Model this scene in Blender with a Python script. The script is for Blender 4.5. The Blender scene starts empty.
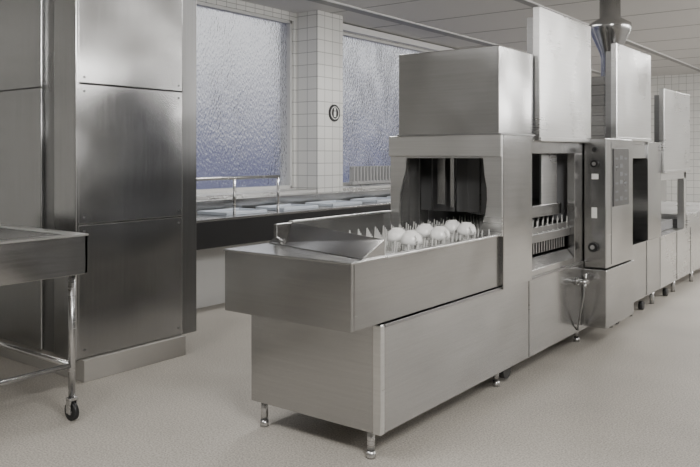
import bpy, bmesh, math, random
from mathutils import Vector, Matrix
random.seed(4)
D=bpy.data; C=bpy.context
def link(o,parent=None):
    C.scene.collection.objects.link(o)
    if parent: o.parent=parent
    return o
def empty(name):
    e=D.objects.new(name,None); e.empty_display_size=.1
    return link(e)
# ---------- materials
def newmat(name):
    m=D.materials.new(name); m.use_nodes=True
    nt=m.node_tree; b=nt.nodes['Principled BSDF']; return m,nt,b
def N(nt,t,**k):
    n=nt.nodes.new(t)
    for a,v in k.items(): setattr(n,a,v)
    return n
def plain(name,col,rough=.5,metal=0,emis=0):
    m,nt,b=newmat(name)
    b.inputs['Base Color'].default_value=(*col,1); b.inputs['Roughness'].default_value=rough; b.inputs['Metallic'].default_value=metal
    tc=N(nt,'ShaderNodeTexCoord'); no=N(nt,'ShaderNodeTexNoise'); no.inputs['Scale'].default_value=14
    mr=N(nt,'ShaderNodeMapRange'); mr.inputs['To Min'].default_value=max(0,rough-.06); mr.inputs['To Max'].default_value=min(1,rough+.06)
    nt.links.new(tc.outputs['Object'],no.inputs['Vector']); nt.links.new(no.outputs['Fac'],mr.inputs['Value']); nt.links.new(mr.outputs[0],b.inputs['Roughness'])
    return m
def steel(name,col=(.5,.5,.49),rough=.34,scale=(2,2,90),var=.06,bump=.02,lo=.78):
    m,nt,b=newmat(name); L=nt.links
    b.inputs['Metallic'].default_value=1
    tc=N(nt,'ShaderNodeTexCoord'); mp=N(nt,'ShaderNodeMapping'); mp.inputs['Scale'].default_value=scale
    no=N(nt,'ShaderNodeTexNoise'); no.inputs['Scale'].default_value=1.0; no.inputs['Detail'].default_value=3
    L.new(tc.outputs['Object'],mp.inputs['Vector']); L.new(mp.outputs[0],no.inputs['Vector'])
    n2=N(nt,'ShaderNodeTexNoise'); n2.inputs['Scale'].default_value=1.7; n2.inputs['Detail'].default_value=3; n2.inputs['Roughness'].default_value=.5
    L.new(tc.outputs['Object'],n2.inputs['Vector'])
    mr=N(nt,'ShaderNodeMapRange'); mr.inputs['From Min'].default_value=.3; mr.inputs['From Max'].default_value=.7
    mr.inputs['To Min'].default_value=rough-.03; mr.inputs['To Max'].default_value=rough+var
    L.new(n2.outputs['Fac'],mr.inputs['Value'])
    ad=N(nt,'ShaderNodeMath',operation='MULTIPLY_ADD'); ad.inputs[1].default_value=.05
    L.new(no.outputs['Fac'],ad.inputs[0]); L.new(mr.outputs[0],ad.inputs[2]); L.new(ad.outputs[0],b.inputs['Roughness'])
    mx=N(nt,'ShaderNodeMix',data_type='RGBA'); hi=2-lo
    mx.inputs[6].default_value=(col[0]*lo,col[1]*lo,col[2]*lo,1); mx.inputs[7].default_value=(min(1,col[0]*hi),min(1,col[1]*hi),min(1,col[2]*hi),1)
    av=N(nt,'ShaderNodeMath',operation='MULTIPLY_ADD'); av.inputs[1].default_value=.5
    h=N(nt,'ShaderNodeMath',operation='MULTIPLY'); h.inputs[1].default_value=.5
    L.new(n2.outputs['Fac'],h.inputs[0]); L.new(no.outputs['Fac'],av.inputs[0]); L.new(h.outputs[0],av.inputs[2])
    L.new(av.outputs[0],mx.inputs[0]); L.new(mx.outputs[2],b.inputs['Base Color'])
    n3=N(nt,'ShaderNodeTexNoise'); n3.inputs['Scale'].default_value=1.5; n3.inputs['Detail'].default_value=1
    L.new(tc.outputs['Object'],n3.inputs['Vector'])
    bp=N(nt,'ShaderNodeBump'); bp.inputs['Strength'].default_value=.8; bp.inputs['Distance'].default_value=bump
    L.new(n3.outputs['Fac'],bp.inputs['Height']); L.new(bp.outputs[0],b.inputs['Normal'])
    return m
S=steel('stainless_brushed',(.43,.43,.428),.18,bump=.05)
ST2=steel('stainless_trough_shaded',(.34,.34,.338),.19,bump=.05)  # same steel darkened; the trough's dimmer floor reflections are put into the colour
SL=steel('stainless_light',(.63,.63,.625),.25)
SD=steel('stainless_dark',(.3,.3,.3),.28)
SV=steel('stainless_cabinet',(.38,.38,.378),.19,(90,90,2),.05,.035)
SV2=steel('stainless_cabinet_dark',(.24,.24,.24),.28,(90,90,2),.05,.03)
ST=steel('stainless_tube',(.55,.55,.55),.22)
BLK=plain('black_plastic',(.012,.012,.013),.45)
CURT=plain('curtain_rubber',(.09,.09,.09),.4)
WH=plain('white_ceramic',(.85,.85,.83),.2)
PEG=plain('peg_plastic',(.55,.55,.53),.4)
CON=plain('concrete_plinth',(.36,.345,.32),.8)
PAINT=plain('white_paint',(.6,.6,.59),.5)
RADI=plain('radiator_paint',(.4,.4,.4),.5)
LAB=plain('label_grey',(.16,.17,.18),.4)
BLU=plain('tray_grey',(.6,.65,.72),.35)
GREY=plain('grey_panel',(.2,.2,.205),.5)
DISP=plain('display_dark',(.07,.07,.072),.3)
def tile(name,axis):
    m,nt,b=newmat(name); L=nt.links
    tc=N(nt,'ShaderNodeTexCoord'); sp=N(nt,'ShaderNodeSeparateXYZ'); cb=N(nt,'ShaderNodeCombineXYZ')
    L.new(tc.outputs['Object'],sp.inputs[0])
    a=N(nt,'ShaderNodeMath',operation='ADD'); L.new(sp.outputs[0],a.inputs[0]); L.new(sp.outputs[1],a.inputs[1]); L.new(a.outputs[0],cb.inputs[0])
    L.new(sp.outputs[2],cb.inputs[1])
    br=N(nt,'ShaderNodeTexBrick'); br.offset=0; br.inputs['Scale'].default_value=1
    br.inputs['Brick Width'].default_value=.15; br.inputs['Row Height'].default_value=.15; br.inputs['Mortar Size'].default_value=.004
    br.inputs['Color1'].default_value=(.76,.755,.73,1); br.inputs['Color2'].default_value=(.7,.7,.68,1); br.inputs['Mortar'].default_value=(.36,.36,.35,1)
    L.new(cb.outputs[0],br.inputs['Vector']); L.new(br.outputs['Color'],b.inputs['Base Color'])
    b.inputs['Roughness'].default_value=.25
    bp=N(nt,'ShaderNodeBump'); bp.inputs['Strength'].default_value=.4; bp.inputs['Distance'].default_value=.002; bp.invert=True
    L.new(br.outputs['Fac'],bp.inputs['Height']); L.new(bp.outputs[0],b.inputs['Normal'])
    return m
TILE=tile('wall_tiles','xy')
def floormat():
    m,nt,b=newmat('floor_resin'); L=nt.links
    tc=N(nt,'ShaderNodeTexCoord')
    a=N(nt,'ShaderNodeTexNoise'); a.inputs['Scale'].default_value=110; a.inputs['Detail'].default_value=3
    c=N(nt,'ShaderNodeTexNoise'); c.inputs['Scale'].default_value=1.1; c.inputs['Detail'].default_value=5
    L.new(tc.outputs['Object'],a.inputs[0]); L.new(tc.outputs['Object'],c.inputs[0])
    r=N(nt,'ShaderNodeValToRGB'); r.color_ramp.elements[0].position=.35; r.color_ramp.elements[1].position=.65
    r.color_ramp.elements[0].color=(.32,.298,.262,1); r.color_ramp.elements[1].color=(.62,.585,.53,1)
    L.new(a.outputs['Fac'],r.inputs[0])
    r2=N(nt,'ShaderNodeValToRGB'); r2.color_ramp.elements[0].position=.3; r2.color_ramp.elements[1].position=.7
    r2.color_ramp.elements[0].color=(.8,.8,.8,1); r2.color_ramp.elements[1].color=(1,1,1,1)
    L.new(c.outputs['Fac'],r2.inputs[0])
    mx=N(nt,'ShaderNodeMix',data_type='RGBA',blend_type='MULTIPLY'); mx.inputs[0].default_value=1
    L.new(r.outputs[0],mx.inputs[6]); L.new(r2.outputs[0],mx.inputs[7]); L.new(mx.outputs[2],b.inputs['Base Color'])
    b.inputs['Roughness'].default_value=.5
    return m
FL=floormat()
def glassmat():
    m,nt,b=newmat('frosted_glass'); L=nt.links
    b.inputs['Base Color'].default_value=(.95,.95,.96,1); b.inputs['Roughness'].default_value=.22; b.inputs['Transmission Weight'].default_value=1
    b.inputs['IOR'].default_value=1.3
    tc=N(nt,'ShaderNodeTexCoord'); v=N(nt,'ShaderNodeTexVoronoi'); v.inputs['Scale'].default_value=30
    mp=N(nt,'ShaderNodeMapping'); mp.inputs['Scale'].default_value=(1,1.3,.8); L.new(tc.outputs['Object'],mp.inputs['Vector'])
    n=N(nt,'ShaderNodeTexNoise'); n.inputs['Scale'].default_value=1.1; n.inputs['Detail'].default_value=1.6
    L.new(mp.outputs[0],v.inputs['Vector']); L.new(tc.outputs['Object'],n.inputs['Vector'])
    bp=N(nt,'ShaderNodeBump'); bp.inputs['Strength'].default_value=.6; bp.inputs['Distance'].default_value=.01
    L.new(v.outputs['Distance'],bp.inputs['Height'])
    bp2=N(nt,'ShaderNodeBump'); bp2.inputs['Strength'].default_value=1; bp2.inputs['Distance'].default_value=.25
    L.new(n.outputs['Fac'],bp2.inputs['Height']); L.new(bp.outputs[0],bp2.inputs['Normal']); L.new(bp2.outputs[0],b.inputs['Normal'])
    return m
GL=glassmat()
CEIL=plain('ceiling_panels',(.62,.61,.6),.6)
CEILD=plain('ceiling_track_dark',(.28,.28,.28),.5)
CEILL=plain('ceiling_track_light',(.75,.75,.75),.4)
WALL=plain('wall_paint',(.48,.475,.465),.6)
# ---------- geometry
def fin(name,bm,mat,parent=None,smooth=False,bevel=0):
    me=D.meshes.new(name); bmesh.ops.recalc_face_normals(bm,faces=bm.faces); bm.to_mesh(me); bm.free()
    if mat: me.materials.append(mat)
    o=link(D.objects.new(name,me),parent)
    if smooth:
        for p in me.polygons: p.use_smooth=True
    if bevel:
        md=o.modifiers.new('bevel','BEVEL'); md.width=bevel; md.segments=2; md.limit_method='ANGLE'
    return o
def addbox(bm,x0,x1,y0,y1,z0,z1):
    vs=[bm.verts.new((x,y,z)) for x in(x0,x1) for y in(y0,y1) for z in(z0,z1)]
    for f in((0,1,3,2),(4,6,7,5),(0,4,5,1),(2,3,7,6),(0,2,6,4),(1,5,7,3)): bm.faces.new([vs[i] for i in f])
def box(name,x0,x1,y0,y1,z0,z1,mat,parent=None,bevel=.004):
    bm=bmesh.new(); addbox(bm,x0,x1,y0,y1,z0,z1); return fin(name,bm,mat,parent,False,bevel)
def boxes(name,lst,mat,parent=None,bevel=.003):
    bm=bmesh.new()
    for b in lst: addbox(bm,*b)
    return fin(name,bm,mat,parent,False,bevel)
def prism(name,pts,axis,a0,a1,mat,parent=None,bevel=.003):
    bm=bmesh.new()
    def mk(p,a):
        return {'x':(a,p[0],p[1]),'y':(p[0],a,p[1]),'z':(p[0],p[1],a)}[axis]
    A=[bm.verts.new(mk(p,a0)) for p in pts]; B=[bm.verts.new(mk(p,a1)) for p in pts]
    bm.faces.new(A); bm.faces.new(B[::-1]); n=len(pts)
    for i in range(n): bm.faces.new([A[i],A[(i+1)%n],B[(i+1)%n],B[i]])
    return fin(name,bm,mat,parent,False,bevel)
def addtube(bm,p,q,r,r2=None,seg=16):
    p=Vector(p);q=Vector(q);d=q-p;r2=r if r2 is None else r2
    M=Matrix.Translation((p+q)/2)@d.to_track_quat('Z','Y').to_matrix().to_4x4()
    bmesh.ops.create_cone(bm,cap_ends=True,segments=seg,radius1=r,radius2=r2,depth=d.length,matrix=M)
def tubes(name,lst,mat,parent=None,seg=16):
    bm=bmesh.new()
    for t in lst: addtube(bm,*t,seg=seg) if len(t)==3 else addtube(bm,t[0],t[1],t[2],t[3],seg=seg)
    o=fin(name,bm,mat,parent,False)
    for p in o.data.polygons: p.use_smooth=len(p.vertices)==4
    return o
def pipe(name,pts,r,mat,parent=None):
    cu=D.curves.new(name,'CURVE'); cu.dimensions='3D'; cu.bevel_depth=r; cu.bevel_resolution=3; cu.use_fill_caps=True
    s=cu.splines.new('POLY'); s.points.add(len(pts)-1)
    for i,p in enumerate(pts): s.points[i].co=(*p,1)
    cu.materials.append(mat)
    return link(D.objects.new(name,cu),parent)
def lathe(bm,prof,c,seg=24,tilt=None):
    M=Matrix.Translation(c)@(tilt or Matrix.Identity(4)); rings=[]
    for r,z in prof:
        rings.append([bm.verts.new(M@Vector((r*math.cos(2*math.pi*i/seg),r*math.sin(2*math.pi*i/seg),z))) for i in range(seg)])
    for a,b in zip(rings,rings[1:]):
        for i in range(seg): bm.faces.new([a[i],a[(i+1)%seg],b[(i+1)%seg],b[i]])
    return rings
# ---------- ROOM
X0,X1,Y0,Y1,H=-6.1,3.2,-3.0,17.3,3.2
box('floor',X0-.3,X1+.2,Y0-.2,Y1+.2,-.1,0,FL,bevel=0)
box('ceiling',X0-.3,X1+.2,Y0-.2,Y1+.2,H,H+.1,CEIL,bevel=0)
box('wall_back',X0-.3,X1+.2,Y1,Y1+.2,0,H,TILE,bevel=0)
box('wall_front',X0-.3,X1+.2,Y0-.2,Y0,0,H,WALL,bevel=0)
box('wall_right',X1,X1+.2,Y0,Y1,0,H,WALL,bevel=0)
WT,WB=3.1,1.04
wins=[(4.0,6.93),(7.5,11.0),(11.5,15.0)]
lst=[(X0-.25,X0,Y0,Y1,0,WB),(X0-.25,X0,Y0,Y1,WT,H)]
prev=Y0
for a,b in wins: lst.append((X0-.25,X0,prev,a,WB,WT)); prev=b
lst.append((X0-.25,X0,prev,Y1,WB,WT))
lst.append((X0,-5.75,6.968,7.46,0,H))
boxes('wall_left',lst,TILE,bevel=0)
for i,(a,b) in enumerate(wins):
    w=empty('window_%d'%(i+1))
    box('pane',X0-.09,X0-.08,a+.0,b,WB,WT,GL,w,0)
    f=.035
    boxes('frame',[(X0-.12,X0-.03,a,a+f,WB,WT),(X0-.12,X0-.03,b-f,b,WB,WT),(X0-.12,X0-.03,a,b,WB,WB+f),(X0-.12,X0-.03,a,b,WT-f,WT)],PAINT,w)
tr=[(-5.45,-5.3,-2.9,17.2,H-.012,H),(-3.6,-3.5,-2.9,17.2,H-.01,H)]
boxes('trim_1',tr,CEILD,bevel=0)
boxes('trim_2',[(-5.3,-5.27,-2.9,17.2,H-.016,H),(-3.5,-3.48,-2.9,17.2,H-.014,H),(-6.08,-6.0,7.5,17.2,H-.1,H-.02)],CEILL,bevel=0)
boxes('trim_3',[(-6.05,3.1,y,y+.010,H-.004,H) for y in [x*1.2-2.4 for x in range(16)]],CEILD,bevel=0)
# ---------- DISHWASHER
dw=empty('conveyor_dishwasher')
XR,XL=-1.99,-2.79
def B(n,*a,bevel=.004): return box(n,*a,dw,bevel)
B('tank_entry',-2.83,XR,2.87,5.536,.14,.655,S)
B('tank_corner_strip',-2.03,XR+.003,2.866,2.9,.14,.65,SL,bevel=.002)
boxes('tank_seams',[(XR-.001,XR+.003,4.55,4.556,.145,.65),(XR-.002,XR+.008,2.9,5.53,.64,.655)],SD,dw,.001)
# trough
boxes('trough_shell',[(XL,XR,2.64,2.665,.663,.968),(XR-.025,XR,2.665,4.13,.663,.968),(XL,XL+.025,2.665,3.0,.663,.968),(XL,XL+.025,3.0,4.13,.663,1.075),
  (XL+.025,XR-.025,2.665,4.13,.663,.69)],ST2,dw,.004)
bm=bmesh.new()
pl=[(-2.795,2.634),(-1.984,2.634),(-1.984,2.92),(-2.02,2.92),(-2.79,3.13),(-2.795,3.13)]
A=[bm.verts.new((x,y,.962)) for x,y in pl]; B2=[bm.verts.new((x,y,.974)) for x,y in pl]
bm.faces.new(A); bm.faces.new(B2[::-1])
for i in range(6): bm.faces.new([A[i],A[(i+1)%6],B2[(i+1)%6],B2[i]])
fin('trough_top_plate',bm,S,dw,False,.003)
boxes('trough_rim',[(XR-.035,XR+.006,2.92,4.12,.962,.974),(XL-.004,XL+.03,3.13,4.12,1.072,1.084)],SL,dw,.003)
# raised sloping lid
bm=bmesh.new()
P=[(-2.78,2.96,.978),(-2.0,2.74,.978),(-2.0,2.92,1.05),(-2.78,3.13,1.075),(-2.0,2.92,.93),(-2.78,3.13,.93)]
V=[bm.verts.new(p) for p in P]
for f in((0,1,2,3),(2,4,5,3)): bm.faces.new([V[i] for i in f])
bm.faces.new([bm.verts.new(p) for p in [(-2.0,2.74,.974),(-2.0,2.92,.974),(-2.0,2.92,1.05),(-2.0,2.74,.978)]])
bm.faces.new([bm.verts.new(p) for p in [(-2.78,2.96,.974),(-2.78,3.13,.974),(-2.78,3.13,1.075),(-2.78,2.96,.978)]])
o=fin('trough_lid',bm,S,dw); md=o.modifiers.new('s','SOLIDIFY'); md.thickness=.006
# conveyor belt & pegs
B('conveyor_bed',-2.74,-2.03,3.15,6.9,.86,.915,SD,bevel=.002)
bm=bmesh.new()
y=3.2
while y<6.8:
    for k in range(10):
        x=-2.70+k*.072
        addtube(bm,(x,y,.915),(x+random.uniform(-.003,.003),y+.012,1.0),.0042,.0042,seg=8)
    addtube(bm,(-2.73,y,.918),(-2.04,y,.918),.006,seg=6)
    y+=.09
fin('conveyor_pegs',bm,PEG,dw)
# entry hood
prism('hood_front',[(-2.77,.96),(-2.77,1.57),(-1.97,1.57),(-1.97,.96),(-2.12,.96),(-2.10,1.03),(-2.078,1.10),(-2.068,1.18),(-2.07,1.25),(-2.085,1.33),(-2.095,1.43),(-2.645,1.43),(-2.65,1.35),(-2.672,1.28),(-2.695,1.2),(-2.70,1.1),(-2.70,.96)],'y',4.112,4.13,SL,dw,.002)
B('hood_header',-2.772,-1.966,4.09,4.112,1.44,1.572,SL,bevel=.006)
boxes('hood_sides',[(-2.0,-1.968,4.131,4.553,.642,1.572),(-2.77,-2.745,4.131,4.553,.66,1.572),(-2.745,-2.0,4.131,4.553,1.545,1.572)],S,dw,.003)
B('hood_upper',-2.70,-1.985,4.10,4.60,1.576,2.108,S,bevel=.006)
B('hood_flange',-2.71,-1.966,4.095,4.60,1.572,1.582,SD,bevel=.001)
# interior entry details
boxes('interior_baffles',[(-2.745,-2.66,4.3,4.32,.95,1.54),(-2.56,-2.50,4.36,4.375,1.12,1.54),(-2.45,-2.42,4.34,4.36,1.1,1.54),(-2.08,-2.0,4.3,4.32,.95,1.54)],S,dw,.002)
boxes('rubber_curtain',[(-2.74+i*.092,-2.655+i*.092,4.44+.012*(i%2),4.446+.012*(i%2),1.07,1.54) for i in range(8)],CURT,dw,.001)
# middle section
boxes('body_shell',[(-2.80,-2.77,4.553,11,.655,1.28),(-2.80,-2.77,4.553,7.65,1.28,1.57),(-2.77,XR,4.60,7.65,1.545,1.572),
   (-2.2,XR,4.553,5.536,1.46,1.545),(-2.05,XR,5.37,5.536,.655,1.46),(-2.05,XR-.0,4.553,5.37,.655,.70)],S,dw,.003)
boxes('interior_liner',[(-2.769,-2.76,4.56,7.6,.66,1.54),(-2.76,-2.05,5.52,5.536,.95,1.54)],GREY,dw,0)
prism('drip_ledge',[(-2.05,.70),(-1.995,.70),(-2.05,.76),(-2.2,.78),(-2.2,.76)],'y',4.56,5.36,S,dw,.001)
B('inspection_flap',-2.11,-2.09,5.0,5.28,1.06,1.455,SL)
prism('wash_arm_housing',[(-2.6,1.05),(-2.25,1.0),(-2.08,1.02),(-2.08,1.10),(-2.6,1.16)],'y',4.75,5.34,S,dw)
boxes('side_comb',[(-2.065,-2.05,4.58+i*.045,4.60+i*.045,.78,.87) for i in range(17)]+[(-2.068,-2.048,4.57,5.36,.87,.96)],SD,dw,.002)
# doors
def door(n,y0,y1,z0,z1):
    boxes(n,[(-2.0,-1.95,y0,y1,z0,z1),(-1.952,-1.942,y0,y1,z0,z0+.03)],SL,dw,.006)
    boxes(n+'_guide',[(-2.05,-2.0,y0+.02,y0+.06,1.572 if z1>2.2 else 1.285,z1-.06),(-2.05,-2.0,y1-.06,y1-.02,1.572 if z1>2.2 else 1.285,z1-.06)],SD,dw,.002)
door('lift_door_1',4.634,5.6,1.54,2.42)
door('lift_door_2',6.212,7.2,1.57,2.37)
door('lift_door_3',7.66,8.70,1.27,2.10)
# control cabinet
B('control_box',-1.985,-1.8185,5.54,6.197,.61,1.575,S,bevel=.006)
B('control_base',-1.985,-1.812,5.53,6.205,.168,.60,S,bevel=.006)
B('display',-1.8185,-1.812,5.70,6.07,1.06,1.50,DISP,bevel=.002)
gl=[]
for r in range(6):
    for c in range(3):
        if (r*3+c)%5!=4: gl.append((-1.812,-1.8105,5.73+c*.11,5.80+c*.11,1.10+r*.063,1.115+r*.063+.015*(c%2)))
boxes('display_marks',gl,LAB,dw,0)
box('cabinet_door_line',-1.8185,-1.8165,5.66,5.668,.63,1.55,SD,dw,0)
tubes('switches',[((-1.90,5.54,1.49),(-1.90,5.522,1.49),.018),((-1.90,5.54,1.385),(-1.90,5.515,1.385),.028),((-1.91,5.54,.765),(-1.91,5.512,.765),.034)],BLK,dw)
boxes('labels',[(-1.925,-1.875,5.537,5.54,1.27,1.31),(-1.925,-1.885,5.537,5.54,.98,1.06)],WH,dw,0)
tubes('switch_lens',[((-1.90,5.516,1.385),(-1.90,5.508,1.385),.014),((-1.91,5.513,.765),(-1.91,5.505,.765),.016)],SL,dw)
# valve
pipe('drain_hose',[(-1.92,5.37,.49),(-1.92,5.36,.44),(-1.93,5.35,.36),(-1.95,5.36,.27),(-1.97,5.38,.2),(-1.985,5.42,.16)],.007,SD,dw)
tubes('drain_valve',[((-1.985,5.40,.52),(-1.90,5.40,.52),.018),((-1.92,5.40,.52),(-1.92,5.37,.485),.014),((-1.92,5.40,.52),(-1.92,5.40,.575),.008),((-1.92,5.365,.572),(-1.92,5.435,.58),.008),((-1.99,5.40,.52),(-1.975,5.40,.52),.028)],ST,dw)
# bodies further on
boxes('rinse_section',[(-2.8,XR,5.54,7.65,.14,.655),(-2.76,-2.0,5.54,6.197,.655,1.54),(-2.06,XR,6.2,6.30,.655,1.545),(-2.06,XR,6.30,7.2,1.42,1.545),(-2.77,-1.975,7.2,7.65,.66,1.572)],S,dw,.003)
boxes('dry_section',[(-2.8,XR,7.655,11,.14,.655),(-2.77,XR,7.655,8.70,1.2,1.28),(-2.06,XR,8.62,8.72,.655,1.28),(-2.77,XR+.01,8.72,11,.655,.80)],SL,dw,.003)
boxes('panel_seams',[(XR-.002,XR+.004,y,y+.012,.15,.65) for y in(6.55,7.2,7.66,8.3,8.9,9.6)],SD,dw,.001)
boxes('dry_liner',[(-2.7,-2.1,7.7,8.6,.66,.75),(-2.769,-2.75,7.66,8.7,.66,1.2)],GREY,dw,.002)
# tops: blower and exhaust
boxes('blower_housing',[(-2.5,-2.2,6.65,6.95,1.572,2.15)]+[(-2.51,-2.19,6.64,6.96,1.62+i*.09,1.65+i*.09) for i in range(6)],S,dw,.004)
bm=bmesh.new(); lathe(bm,[(.0,1.575),(.085,1.575),(.085,2.40),(.10,2.46),(.19,2.66),(.2,2.70),(.2,2.74),(.10,2.80),(.10,3.2),(0,3.2)],(-2.4,7.43,0),32)
fin('exhaust_duct',bm,S,dw,True)
# legs
lg=[]
for x,y in [(-2.08,2.92),(-2.78,2.92),(-2.10,5.70),(-2.7,5.70),(-2.1,4.3),(-2.7,4.3)]:
    lg+= [((x,y,.03),(x,y,.145),.019),((x,y,0),(x,y,.035),.024,.022)]
for y in (6.35,6.9,7.6,8.4,9.2,10,10.9):
    lg+= [((-2.05,y,0),(-2.05,y,.145),.022),((-2.7,y,0),(-2.7,y,.145),.022)]
tubes('feet',lg,ST,dw)
tubes('pump',[((-2.25,4.42,.075),(-2.08,4.42,.075),.055),((-2.25,4.55,.06),(-2.13,4.55,.06),.04),((-2.2,4.42,.1),(-2.2,4.42,.15),.03)],BLK,dw)
tubes('rear_castors',[((-2.07,y-.0,.04),(-2.03,y,.04),.04) for y in (6.5,7.25,8.1)],BLK,dw)
# ---------- CUPS (upside down, rounded)
def cup(c,ang,tilt):
    bm=bmesh.new()
    prof=[(0,.004),(.024,.004),(.026,0),(.029,0),(.030,.006),(.042,.012),(.052,.026),(.057,.045),(.059,.068),(.056,.068),(.053,.045),(.047,.026),(.036,.014),(0,.010)]
    T=Matrix.Rotation(ang,4,'Z')@Matrix.Rotation(math.pi+tilt,4,'X')
    lathe(bm,prof,c,32,T)
    M=Matrix.Translation(c)@T
    pts=[Vector((.054+.026*math.sin(t*math.pi),0,.058-.036*t)) for t in [i/6 for i in range(7)]]
    for a,b in zip(pts,pts[1:]): addtube(bm,M@a,M@b,.005,seg=8)
    bmesh.ops.remove_doubles(bm,verts=bm.verts,dist=.0001)
    return fin('cup',bm,WH,None,True)
for (x,y,a) in [(-2.12,3.34,-.6),(-2.26,3.42,2.2),(-2.12,3.64,-.5),(-2.26,3.72,2.3),(-2.12,3.95,-.7),(-2.26,4.03,2.6)]:
    cup((x,y,1.05),a,random.uniform(-.08,.08))
# ---------- LEFT CABINET
cb=empty('tall_steel_cabinet')
CX,CY=-4.25,2.75
box('plinth',-5.9,CX+.03,CY+.03,3.61,0,.14,CON,cb,.004)
box('carcass',-5.95,CX-.03,CY+.02,3.60,.14,3.1,SV2,cb)
def pan(z0,z1): return (CX-.03,CX,CY+.008,3.605,z0,z1)
boxes('side_panels',[pan(.146,1.0),pan(1.008,1.905),pan(1.912,3.1)],SV,cb,.004)
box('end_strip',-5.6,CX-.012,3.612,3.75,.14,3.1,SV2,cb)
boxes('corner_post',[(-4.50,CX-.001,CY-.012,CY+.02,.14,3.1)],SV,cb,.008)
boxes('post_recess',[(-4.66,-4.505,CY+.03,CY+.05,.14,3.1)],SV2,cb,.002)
boxes('front_panels',[(-5.95,-4.665,CY-.004,CY+.02,.146,1.9),(-5.95,-4.665,CY-.004,CY+.02,1.908,3.1)],SV,cb,.005)
tubes('fasteners',[((CX,y,z),(CX+.004,y,z),.008) for y in(2.80,3.57) for z in(.2,.96,1.05,1.86,1.95)],SD,cb,12)
# ---------- LEFT TABLE
tb=empty('stainless_work_table')
TX,TY,TY0,TXL=-3.62,2.407,1.0,-5.2
zt,zb=1.02,.80
boxes('top_basin',[(TX-.02,TX,TY0,TY,zb,zt-.01),(TXL,TX,TY-.02,TY,zb,zt-.01),(TXL,TXL+.02,TY0,TY,zb,zt-.01),(TXL,TX,TY0,TY0+.02,zb,zt-.01),
  (TXL+.02,TX-.02,TY0+.02,TY-.02,.93,.945)],S,tb,.003)
boxes('rim',[(TX-.06,TX+.005,TY0,TY+.005,zt-.012,zt),(TXL,TX-.06,TY-.06,TY+.005,zt-.012,zt),(TXL,TXL+.06,TY0,TY-.06,zt-.012,zt)],SL,tb,.005)
t=[]
for x in(TX-.06,TXL+.06):
    for y in(TY-.06,TY0+.06): t.append(((x,y,.12),(x,y,zb+.02),.019))
for z in(.30,):
    t+= [((TX-.06,TY-.06,z),(TX-.06,TY0+.06,z),.015),((TXL+.06,TY-.06,z),(TXL+.06,TY0+.06,z),.015),((TX-.06,TY-.06,z),(TXL+.06,TY-.06,z),.015)]
tubes('frame',t,ST,tb)
w=[];f=[];h=[]
for x in(TX-.06,TXL+.06):
    for y in(TY-.06,TY0+.06):
        w.append(((x-.0,y-.013,.05),(x,y+.013,.05),.05)); h.append(((x,y-.017,.05),(x,y+.017,.05),.018))
        f+= [(x-.02,x+.02,y-.024,y-.016,.04,.115),(x-.02,x+.02,y+.016,y+.024,.04,.115),(x-.022,x+.022,y-.024,y+.024,.11,.125)]
tubes('castor_wheels',w,BLK,tb,24); tubes('castor_hubs',h,ST,tb); boxes('castor_forks',f,ST,tb,.002)
# ---------- BACK COUNTER
ct=empty('sorting_counter')
box('counter_top',-5.62,-5.0,4.0,10.5,.86,.88,S,ct)
box('counter_fascia',-5.03,-5.0,4.0,10.5,.62,.86,BLK,ct)
box('counter_base',-5.62,-5.4,4.0,10.5,0,.86,PAINT,ct)
lg2=empty('back_ledge')
boxes('ledge_body',[(-5.72,-5.625,4.0,10.5,.0,.98),(-5.74,-5.56,4.0,10.5,.98,1.0)],S,lg2)
gr=empty('guard_rail')
t=[((-5.08,3.9,1.235),(-5.08,5.55,1.235),.016)]+[((-5.08,y,.881),(-5.08,y,1.235),.014) for y in(4.15,4.93,5.53)]
tubes('rail_tubes',t,ST,gr)
for i,(y,x) in enumerate([(5.15,-5.33),(5.95,-5.33),(6.75,-5.33),(7.6,-5.33),(8.4,-5.33)]):
    tr=empty('serving_tray')
    boxes('tray_body',[(x-.2,x+.2,y-.28,y+.28,.8815,.89),(x-.2,x-.185,y-.28,y+.28,.89,.91),(x+.185,x+.2,y-.28,y+.28,.89,.91),(x-.2,x+.2,y-.28,y-.265,.89,.91),(x-.2,x+.2,y+.265,y+.28,.89,.91)],BLU,tr,.003)
boxes('window_sill',[(-6.1,-5.76,4.0,6.96,1.0,1.035),(-6.1,-5.76,7.47,11.4,1.0,1.035)],SL)
# radiator
rd=empty('radiator')
boxes('fins',[(-5.98,-5.90,7.9+i*.075,7.925+i*.075,1.08,1.30) for i in range(36)],RADI,rd,.006)
boxes('headers',[(-5.97,-5.91,7.88,10.6,1.06,1.10),(-5.95,-5.93,7.88,10.6,1.28,1.295),(-5.95,-5.93,8.1,8.13,1.035,1.08),(-5.95,-5.93,10.3,10.33,1.035,1.08)],RADI,rd)
# sign
sg=empty('round_wall_sign')
tubes('disc',[((-5.75,7.28,1.97),(-5.735,7.28,1.97),.105)],BLK,sg,32)
bm=bmesh.new(); lathe(bm,[(.07,0),(.07,.004),(.08,.004),(.08,0)],(0,0,0),32); 
bmesh.ops.transform(bm,matrix=Matrix.Translation((-5.735,7.28,1.97))@Matrix.Rotation(math.pi/2,4,'Y'),verts=bm.verts)
fin('ring',bm,WH,sg)
boxes('figure',[(-5.735,-5.73,7.26,7.30,1.92,1.99),(-5.735,-5.73,7.265,7.295,2.0,2.03)],WH,sg,.001)
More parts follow.
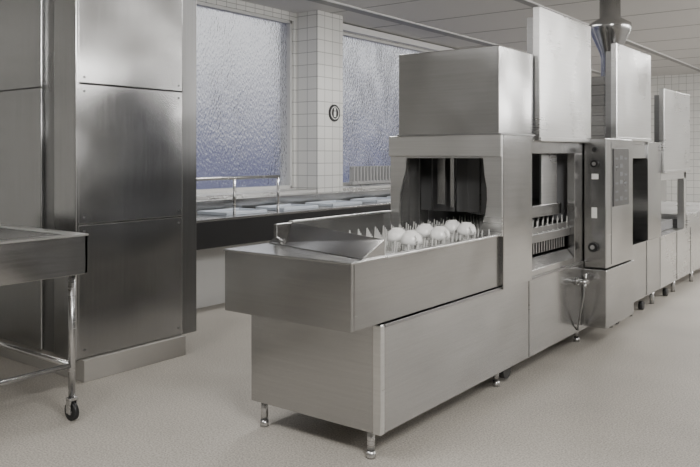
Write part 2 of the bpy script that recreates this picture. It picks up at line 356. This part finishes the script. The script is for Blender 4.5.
# ---------- LIGHTS
def area(name,loc,sx,sy,pw,target=None,col=(1,.98,.955)):
    l=D.lights.new(name,'AREA'); l.shape='RECTANGLE'; l.size=sx; l.size_y=sy; l.energy=pw; l.color=col
    o=link(D.objects.new(name,l)); o.location=loc
    if target is not None: o.rotation_euler=(Vector(target)-Vector(loc)).to_track_quat('-Z','Y').to_euler()
    return o
area('ceiling_light',(0.6,1.2,3.1),1.3,1.3,240,(-2.2,3,0.3))
area('ceiling_light.001',(-3.2,.6,3.12),1.6,.6,60)
area('ceiling_light.002',(0.8,9,3.12),.5,3,110)
area('ceiling_light.003',(-4.0,6.0,3.12),.4,2.5,75)
area('ceiling_light.004',(-1.5,13,3.12),3,.5,160)
o=area('added_highlight_light',(3.15,11,2.7),9,.6,250); o.rotation_euler=(math.radians(90),0,math.radians(90))  # added area light, no fixture there; puts highlights on door and cabinet steel
w=D.worlds.new('sky'); C.scene.world=w; w.use_nodes=True; nt=w.node_tree; L=nt.links
bg=nt.nodes['Background']; tc=N(nt,'ShaderNodeTexCoord'); sp=N(nt,'ShaderNodeSeparateXYZ'); r=N(nt,'ShaderNodeValToRGB')
cl=N(nt,'ShaderNodeTexNoise'); cl.inputs['Scale'].default_value=4; cl.inputs['Detail'].default_value=3
ad=N(nt,'ShaderNodeMath',operation='MULTIPLY_ADD'); ad.inputs[1].default_value=.2
sb=N(nt,'ShaderNodeMath',operation='ADD'); sb.inputs[1].default_value=-.1
L.new(tc.outputs['Generated'],sp.inputs[0]); L.new(tc.outputs['Generated'],cl.inputs['Vector']); L.new(cl.outputs['Fac'],ad.inputs[0]); L.new(sp.outputs[2],sb.inputs[0]); L.new(sb.outputs[0],ad.inputs[2]); L.new(ad.outputs[0],r.inputs[0])
r.color_ramp.elements[0].position=0; r.color_ramp.elements[0].color=(.14,.15,.26,1)
r.color_ramp.elements[1].position=.16; r.color_ramp.elements[1].color=(.97,.98,1,1)
L.new(r.outputs[0],bg.inputs['Color']); bg.inputs['Strength'].default_value=1.05
# ---------- CAMERA
cd=D.cameras.new('camera'); cam=link(D.objects.new('camera',cd)); cam.location=(0,0,1.45)
cam.rotation_euler=(math.radians(90),0,math.radians(37.07)); cd.sensor_width=36; cd.lens=748/700*36; cd.shift_y=-78.5/700
cd.clip_start=.05; C.scene.camera=cam
